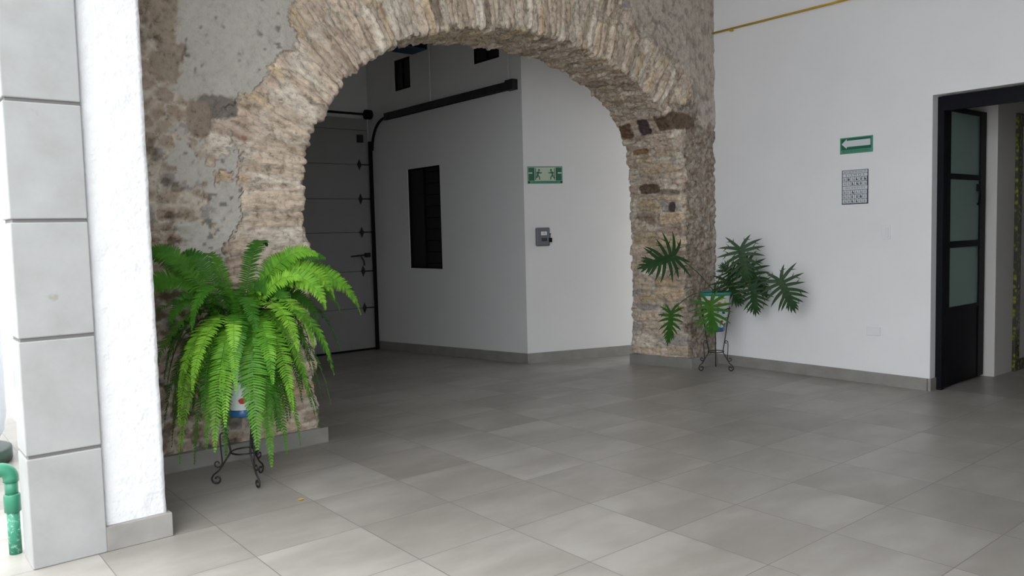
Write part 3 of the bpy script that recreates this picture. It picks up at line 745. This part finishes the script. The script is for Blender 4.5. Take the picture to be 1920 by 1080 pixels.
# ------------------------------------------------------------------ plant stands and pots
def spiral(c, r0, turns, ang0, sgn, n=22):      # 2D scroll in (rho,z): starts on radius r0, curls inward
    out = []
    for i in range(n+1):
        t_ = i/n; r = r0*(1-.72*t_); a_ = ang0+sgn*turns*2*PI*t_
        out.append((c[0]+r*math.cos(a_), c[1]+r*math.sin(a_)))
    return out
def make_stand(loc, rots, label):
    t = empty('plant_stand', (loc[0], loc[1], 0)); tag(t, label, 'plant stand', None)
    RT, ZT = .155, .68
    MB().tube([(RT*math.cos(i*2*PI/36), RT*math.sin(i*2*PI/36), ZT) for i in range(37)], .0055, 6, False).build('top_ring', M['iron'], t, smooth=True)
    MB().tube([(.085*math.cos(i*2*PI/36), .085*math.sin(i*2*PI/36), .205) for i in range(37)], .0055, 6, False).build('waist_ring', M['iron'], t, smooth=True)
    for ro in rots:
        cr_, sr_ = math.cos(ro), math.sin(ro)
        to3 = lambda L: [(p[0]*cr_, p[0]*sr_, p[1]) for p in L]
        # main bar: top scroll, down to the waist, out to the foot, curling scroll at the foot
        top = spiral((RT-.025, ZT-.01), .035, .75, PI*.35, -1)   # curls inward
        top = [( .165-.035*(1-math.cos(a_)) , ZT-.02+.02*math.sin(a_)) for a_ in [0]]
        sc_t = spiral((.140, ZT-.018), .028, .8, 0, 1)[::-1]
        foot = spiral((.178, .036), .033, 1.0, .25, -1)
        main = sc_t + [(.166, ZT-.04), (.145, .56), (.125, .42), (.088, .215), (.09, .20), (.13, .14), (.165, .09), (.198, .065)] + foot
        leg = MB().tube(to3(main), .0060, 6).build('leg', M['iron'], t, smooth=True)
        # side S-scroll
        s1 = spiral((.125, .315), .022, .9, 0, 1)[::-1]
        s2 = spiral((.172, .135), .026, 1.0, PI, 1)
        side = s1+[(.150, .29), (.148, .22), (.140, .15)]+s2
        side = s1+[(.149, .29), (.146, .22), (.142, .16)]+[(p[0], p[1]) for p in spiral((.170, .135), .028, 1.0, PI, 1)]
        MB().tube(to3(side), .0048, 6).build('scroll', M['iron'], leg, smooth=True)
    return t
def make_pot(loc, z, label):
    t = empty('painted_pot', (loc[0], loc[1], z)); tag(t, label, 'flower pot')
    MB().lathe([(.095, .045), (.115, .12), (.14, .25), (.155, .36), (.160, .40)], 40, cap=False).build('pot_body', M['talavera'], t, smooth=True)
    MB().lathe([(.0, 0), (.088, 0), (.096, .01), (.098, .045), (.092, .05)], 40, cap=False).build('pot_foot', M['blue_glaze'], t, smooth=True)
    MB().lathe([(.160, .395), (.176, .405), (.178, .43), (.165, .435), (.155, .42), (.150, .38)], 40, cap=False).build('pot_rim', M['teal'], t, smooth=True)
    MB().lathe([(.001, .40), (.150, .395)], 24, cap=False).build('soil', M['soil'], t)
    return t
FX, FY = 1.845, 4.995
PX, PY = 7.218, 5.322
feet1 = [(1.675, 5.087), (1.849, 4.773), (2.01, 5.126)]
feet2 = [(7.042, 5.395), (7.238, 5.131), (7.374, 5.44)]
make_stand((FX, FY), [math.atan2(p[1]-FY, p[0]-FX) for p in feet1], 'black wrought iron scroll stand holding the fern pot by the left pier')
make_stand((PX, PY), [math.atan2(p[1]-PY, p[0]-PX) for p in feet2], 'black wrought iron scroll stand under the dark split leaf plant in the corner')
make_pot((FX, FY), .44, 'painted glazed pot with blue foot hidden under the big fern')
make_pot((PX, PY), .43, 'painted glazed pot with teal rim behind the split leaves in the corner')

# ------------------------------------------------------------------ fern
random.seed(11)
RV = Vector((.938, -.346, 0)); TV = Vector((-.346, -.938, 0))   # to the right / towards the gallery from the fern
fern = empty('boston_fern', (FX, FY, .80)); tag(fern, 'large bright green arching fern spilling over its pot beside the stone pier', 'fern')
def frond(p0, p1, p2, p3, mat, plen=.072, tipk=1.0, roll=0.0):
    n = 46
    L = (Vector(p1)-Vector(p0)).length+(Vector(p2)-Vector(p1)).length+(Vector(p3)-Vector(p2)).length
    L = .5*L+.5*(Vector(p3)-Vector(p0)).length
    n = max(22, int(L/.0125)); P = []
    for i in range(n+1):
        t_ = i/n; a_ = (1-t_)
        P.append(Vector(p0)*a_**3+Vector(p1)*3*a_*a_*t_+Vector(p2)*3*a_*t_*t_+Vector(p3)*t_**3)
    mb = MB(); hor = (P[-1]-P[0]); hor.z = 0
    if hor.length < .03: hor = TV.copy()
    hor.normalize(); sd = Vector((-hor.y, hor.x, 0))
    sd = (sd*math.cos(roll)+Vector((0, 0, 1))*math.sin(roll)).normalized()
    step = L/n
    for i in range(2, n+1):
        t_ = i/n
        tg = (P[min(i+1, n)]-P[i-1]).normalized()
        side = (sd-tg*sd.dot(tg)).normalized(); up = side.cross(tg)*-1
        if t_ < .12: ln = plen*.55*(t_/.12)
        elif t_ < .55: ln = plen*(.55+.45*(t_-.12)/.43)
        else: ln = plen*(1-((t_-.55)/.45)**1.7*.86)
        if t_ < .06: continue
        for s_ in (-1, 1):
            l_ = ln*random.uniform(.88, 1.08); wd = step*1.05
            fa = math.radians(74-28*max(0, t_-.7)/.3+random.uniform(-6, 6))
            dr_ = (side*s_*math.sin(fa)+tg*math.cos(fa)).normalized()
            dr_ = (dr_+up*random.uniform(-.05, .22)).normalized()
            fw_ = (tg-dr_*tg.dot(dr_)).normalized()
            nn = dr_.cross(fw_)
            b = P[i]
            tw = random.uniform(-.35, .35); wv = (fw_*math.cos(tw)+nn*math.sin(tw))*wd*.5
            dp = Vector((0, 0, -1))*l_*.10
            v = [b-wv*.6, b+wv*.9, b+dr_*l_*.5+wv*.95, b+dr_*l_*.5-wv*.75, b+dr_*l_*.85+wv*.55+dp*.5, b+dr_*l_*.85-wv*.35+dp*.5, b+dr_*l_+dp]
            mb.add(v, [(0, 1, 2, 3), (3, 2, 4, 5), (5, 4, 6)])
    fo = mb.build('frond', mat, fern)
    fo.location = -Vector((FX, FY, .80))
    MB().tube(P[::3]+[P[-1]], [.0022*(1-.6*i/len(P[::3])) for i in range(len(P[::3])+1)], 4).build('frond_stem', M['stem'], fo)
    return fo
C0 = Vector((FX, FY, .86))
def to3(r, t_, z): return Vector((FX, FY, 0))+RV*r+TV*t_+Vector((0, 0, z))
def px(x, y, t_=0.0): # helper in plant plane metres
    return ((x-450)/290., t_, (895-y)/289.)
# (right, towards, z) of tip, apex height, kind
spec = []
def F_(tip, apex, kind=0, plen=.072, lean=None, roll=0): spec.append((tip, apex, kind, plen, lean, roll))
# rising / arching ones
F_(px(507, 458, -.22), 1.50, 1, .07); F_(px(592, 478, .10), 1.62, 0, .078); F_(px(612, 486, -.10), 1.60, 1, .075)
F_(px(670, 592, .05), 1.42, 0, .075); F_(px(640, 600, -.10), 1.35, 1, .07); F_(px(634, 665, -.15), 1.38, 1, .07)
F_(px(488, 545, .15), 1.18, 2, .045); F_(px(352, 478, -.15), 1.52, 1, .07); F_(px(392, 478, -.25), 1.50, 1, .065)
F_(px(292, 478, -.05), 1.58, 1, .08); F_(px(300, 470, .05), 1.55, 1, .08); F_(px(285, 560, .05), 1.36, 1, .08); F_(px(280, 620, .10), 1.30, 1, .08)
F_(px(660, 560, -.2), 1.40, 1, .065); F_(px(560, 520, .2), 1.38, 0, .07)
F_(px(545, 490, -.1), 1.5, 1, .07); F_(px(620, 560, .1), 1.4, 0, .075); F_(px(600, 575, .2), 1.36, 0, .075)
# hanging curtain towards the viewer
for x_, y_, t_, ap, kd, pl_ in [(343, 825, .28, 1.22, 0, .062), (365, 835, .18, 1.20, 1, .06), (388, 800, .34, 1.24, 0, .06), (402, 800, .42, 1.22, 0, .065),
        (418, 828, .22, 1.16, 1, .055), (470, 800, .46, 1.26, 0, .085), (462, 770, .36, 1.22, 1, .07), (493, 842, .34, 1.24, 0, .07), (520, 828, .26, 1.25, 1, .06),
        (532, 745, .40, 1.28, 0, .07), (545, 818, .24, 1.26, 0, .06), (584, 795, .16, 1.28, 1, .065), (605, 755, .12, 1.30, 1, .065), (608, 692, .28, 1.34, 0, .08),
        (600, 660, .34, 1.33, 0, .075), (330, 800, .18, 1.24, 1, .065), (318, 770, .10, 1.25, 1, .07), (350, 700, .36, 1.24, 0, .06), (372, 690, .44, 1.22, 0, .055),
        (440, 700, .48, 1.18, 2, .045), (500, 690, .46, 1.24, 0, .065), (420, 760, .40, 1.20, 0, .06), (560, 720, .34, 1.30, 0, .07), (440, 650, .40, 1.16, 2, .05),
        (385, 745, .30, 1.2, 1, .06), (512, 790, .20, 1.2, 1, .06), (345, 760, .30, 1.24, 0, .065), (575, 640, .30, 1.32, 0, .07), (300, 700, .2, 1.28, 1, .075), (545, 640, .40, 1.28, 0, .07)]:
    F_(px(x_, y_, t_), ap, kd, pl_)
# back and sides fill
for i in range(44):
    an = random.uniform(0, 2*PI); rr_ = random.uniform(.3, .5)
    q = (rr_*math.cos(an), rr_*math.sin(an)*.9, random.uniform(.35, 1.1))
    if q[1] < -.40: q = (q[0], -.35, q[2])
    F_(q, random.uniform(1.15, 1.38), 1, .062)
for (r_, t_, z_), ap, kd, pl_, ln_, rl in spec:
    base = C0+RV*random.uniform(-.06, .06)+TV*random.uniform(-.06, .06)
    tip = to3(r_, t_, z_); 
    k1 = 4/3*(ap-.86); pl_ *= 1.22
    hd_ = tip-base
    p1 = base+Vector((hd_.x*.15, hd_.y*.15, k1*.85)); p2 = base+Vector((hd_.x*.88, hd_.y*.88, 0)); p2.z = ap+ (.02 if z_ < 1.1 else .05) if z_ > 1.0 else max(z_+.45*(ap-z_)+.12, z_+.1)
    if z_ > 1.2:
        p1 = base+Vector((hd_.x*.25, hd_.y*.25, hd_.z*.62)); p2 = base+Vector((hd_.x*.66, hd_.y*.66, hd_.z*1.22))
    rl = (.95 if r_ > 0 else -.95) if (z_ > .98 and abs(r_) > .1 and abs(r_) > abs(t_)*1.2) else 0
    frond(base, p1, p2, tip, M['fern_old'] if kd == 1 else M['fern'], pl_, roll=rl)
# young curled shoot
MB().tube([C0+RV*-.04+TV*.1, C0+RV*-.05+TV*.12+Vector((0, 0, .12)), C0+RV*-.03+TV*.12+Vector((0, 0, .17)), C0+RV*.0+TV*.12+Vector((0, 0, .18))], [.004, .007, .008, .004], 6).build('young_shoot', M['fern'], fern).location = -Vector((FX, FY, .80))

# ------------------------------------------------------------------ split leaf philodendron
phil = empty('split_leaf_philodendron', (PX, PY, .83)); tag(phil, 'dark green split leaf plant with long stalks in the corner by the right wall', 'plant')
LEAVES = [
  ([6.57, 5.371, 1.27],[-0.374, 0.139, -0.118],[-0.09, 0.034, 0.236]),
  ([7.215, 4.993, 1.321],[0.044, -0.059, -0.362],[-0.134, 0.179, -0.046]),
  ([7.184, 4.502, 1.005],[0.075, -0.12, -0.328],[-0.109, 0.175, -0.099]),
  ([6.562, 5.401, 0.671],[-0.026, 0.005, -0.347],[-0.164, 0.033, 0.018]),
  ([6.873, 5.138, 0.752],[0.033, -0.019, -0.339],[-0.212, 0.123, -0.018]),
  ([7.269, 5.194, 0.973],[0.125, -0.094, -0.277],[-0.155, 0.116, -0.104]),
  ([7.257, 4.873, 0.916],[0.022, -0.022, -0.305],[-0.139, 0.139, -0.019]),
  ([7.278, 4.978, 1.138],[0.163, -0.163, -0.344],[-0.103, 0.103, -0.101]),
  ([7.29, 5.16, 1.048],[-0.102, 0.076, 0.119],[0.088, -0.066, 0.116]),
]
def lobe(mb, a0, ang, ln, w0, w1, teeth, rnd, curl):
    """one lobe in leaf plane: starts at a0 (x along midrib, y side)"""
    n = 7; pts = []; a_ = ang
    p = Vector((a0[0], a0[1])); st = ln/n; C = [p.copy()]
    for i in range(n):
        p = p+Vector((math.cos(a_), math.sin(a_)))*st; a_ += curl/n; C.append(p.copy())
    L_, R_ = [], []
    for i, c_ in enumerate(C):
        t_ = i/n; d_ = (C[min(i+1, n)]-C[max(i-1, 0)]).normalized(); nn = Vector((-d_.y, d_.x))
        wd = w0*(1-t_)**.8*.4+w1*(math.sin(PI*min(1, .18+t_*.86)))**.7
        if i == n: wd = 0.0015
        L_.append(c_+nn*wd); R_.append(c_-nn*wd)
    vs = []; 
    for i in range(n+1): vs += [L_[i], C[i], R_[i]]
    fs = []
    for i in range(n):
        k_ = i*3; fs += [(k_, k_+1, k_+4, k_+3), (k_+1, k_+2, k_+5, k_+4)]
    k0 = len(mb['v'])
    mb['v'] += [(v.x, v.y, (-.16*w1 if j % 3 == 1 else 0)) for j, v in enumerate(vs)]; mb['f'] += [tuple(q+k0 for q in f) for f in fs]
    for tt, sg_ in teeth:
        i = int(tt*n); c_ = C[i]; d_ = (C[i+1]-C[i]).normalized(); aa = math.atan2(d_.y, d_.x)+sg_*.75
        tip = c_+Vector((math.cos(aa), math.sin(aa)))*ln*.30; nn = Vector((-d_.y, d_.x))
        k0 = len(mb['v']); b0 = c_-d_*w1*.8; b1 = c_+d_*w1*1.2
        mb['v'] += [(b0.x, b0.y, 0), (b1.x, b1.y, 0), (tip.x, tip.y, 0)]; mb['f'].append((k0, k0+1, k0+2))
def make_leaf(i, O, Tv, Sv):
    rnd = random.Random(50+i)
    O = Vector(O); Tv = Vector(Tv); Sv = Vector(Sv); Lm = Tv.length; Ls = Sv.length; nrm_ = Tv.cross(Sv).normalized()
    if nrm_.dot(Vector((0, 0, H))-O+Vector((0,0,-0))) < 0: nrm_ = -nrm_
    mb = {'v': [], 'f': []}
    Wn_ = Ls/Lm
    # unit leaf: midrib x from -.05 to 1 ; sides up to y ~ +-1 (scaled by Ls)
    for s_ in (-1, 1):
        defs = [(-.02, 148, .72, .050), (.00, 118, .95, .052), (.06, 96, 1.02, .052), (.15, 80, 1.02, .050), (.26, 68, .95, .050), (.38, 58, .82, .046), (.50, 48, .66, .042), (.62, 38, .50, .036), (.74, 28, .38, .030)]
        for (x_, an, ln, w_) in defs:
            an_ = math.radians(an+rnd.uniform(-5, 5)); ln_ = ln*rnd.uniform(.88, 1.1)*(.62*Wn_+.13)
            teeth = [(.55, s_*1), (.62, -s_)] if an > 90 and rnd.random() < .8 else ([(.62, s_*(1 if rnd.random() < .5 else -1))] if rnd.random() < .45 else [])
            lobe(mb, (x_, s_*.015), s_*an_, ln_*1.35 if an > 100 else ln_*1.25, .050, w_*(.62*Wn_+.42)*.80, teeth, rnd, -s_*rnd.uniform(.1, .5))
    lobe(mb, (-.03, 0), 0, 1.05, .06, .085, [(.4, 1), (.45, -1), (.65, 1), (.7, -1)], rnd, 0)
    out = []
    for (x_, y_, z_) in mb['v']:
        p = O+Tv*x_+Sv.normalized()*(y_*Lm)
        d2 = (x_*.8)**2+(y_*1.0)**2
        p = p+nrm_*(z_*Lm+abs(y_)*.10*Lm-.22*d2*Lm*.7)
        out.append(p-Vector((PX, PY, .83)))
    lo = mesh_obj('leaf', out, mb['f'], M['phil_new'] if i in (3, 4) else M['phil'], phil, True)
    # stalk
    O2 = O-Vector((PX, PY, .83)); b_ = Vector((rnd.uniform(-.03, .03), rnd.uniform(-.03, .03), .01))
    hgt = max(O2.z, 0)+.16 if i in (3, 4) else max(O2.z, 0)
    mid = b_*.45+O2*.55+Vector((0, 0, (.20 if i == 3 else .12)))
    if i == 4: mid = b_*.5+O2*.5+Vector((0, 0, .16))
    pts_ = [b_*(1-t_)**2+mid*2*t_*(1-t_)+O2*t_*t_ for t_ in [k/10 for k in range(11)]]
    MB().tube(pts_, .0052, 6).build('leaf_stalk', M['stem'], lo, smooth=True)
for i, (O_, T_, S_) in enumerate(LEAVES): make_leaf(i, O_, T_, S_)
# fallen leaf bit on the floor
fl = mesh_obj('fallen_leaf', [(1.93, 4.42, .003), (1.955, 4.43, .008), (1.98, 4.418, .003), (1.953, 4.41, .006)], [(0, 1, 2, 3)], M['yellow'])
tag(fl, 'tiny yellowish leaf bit fallen on the floor tiles before the fern', 'leaf')
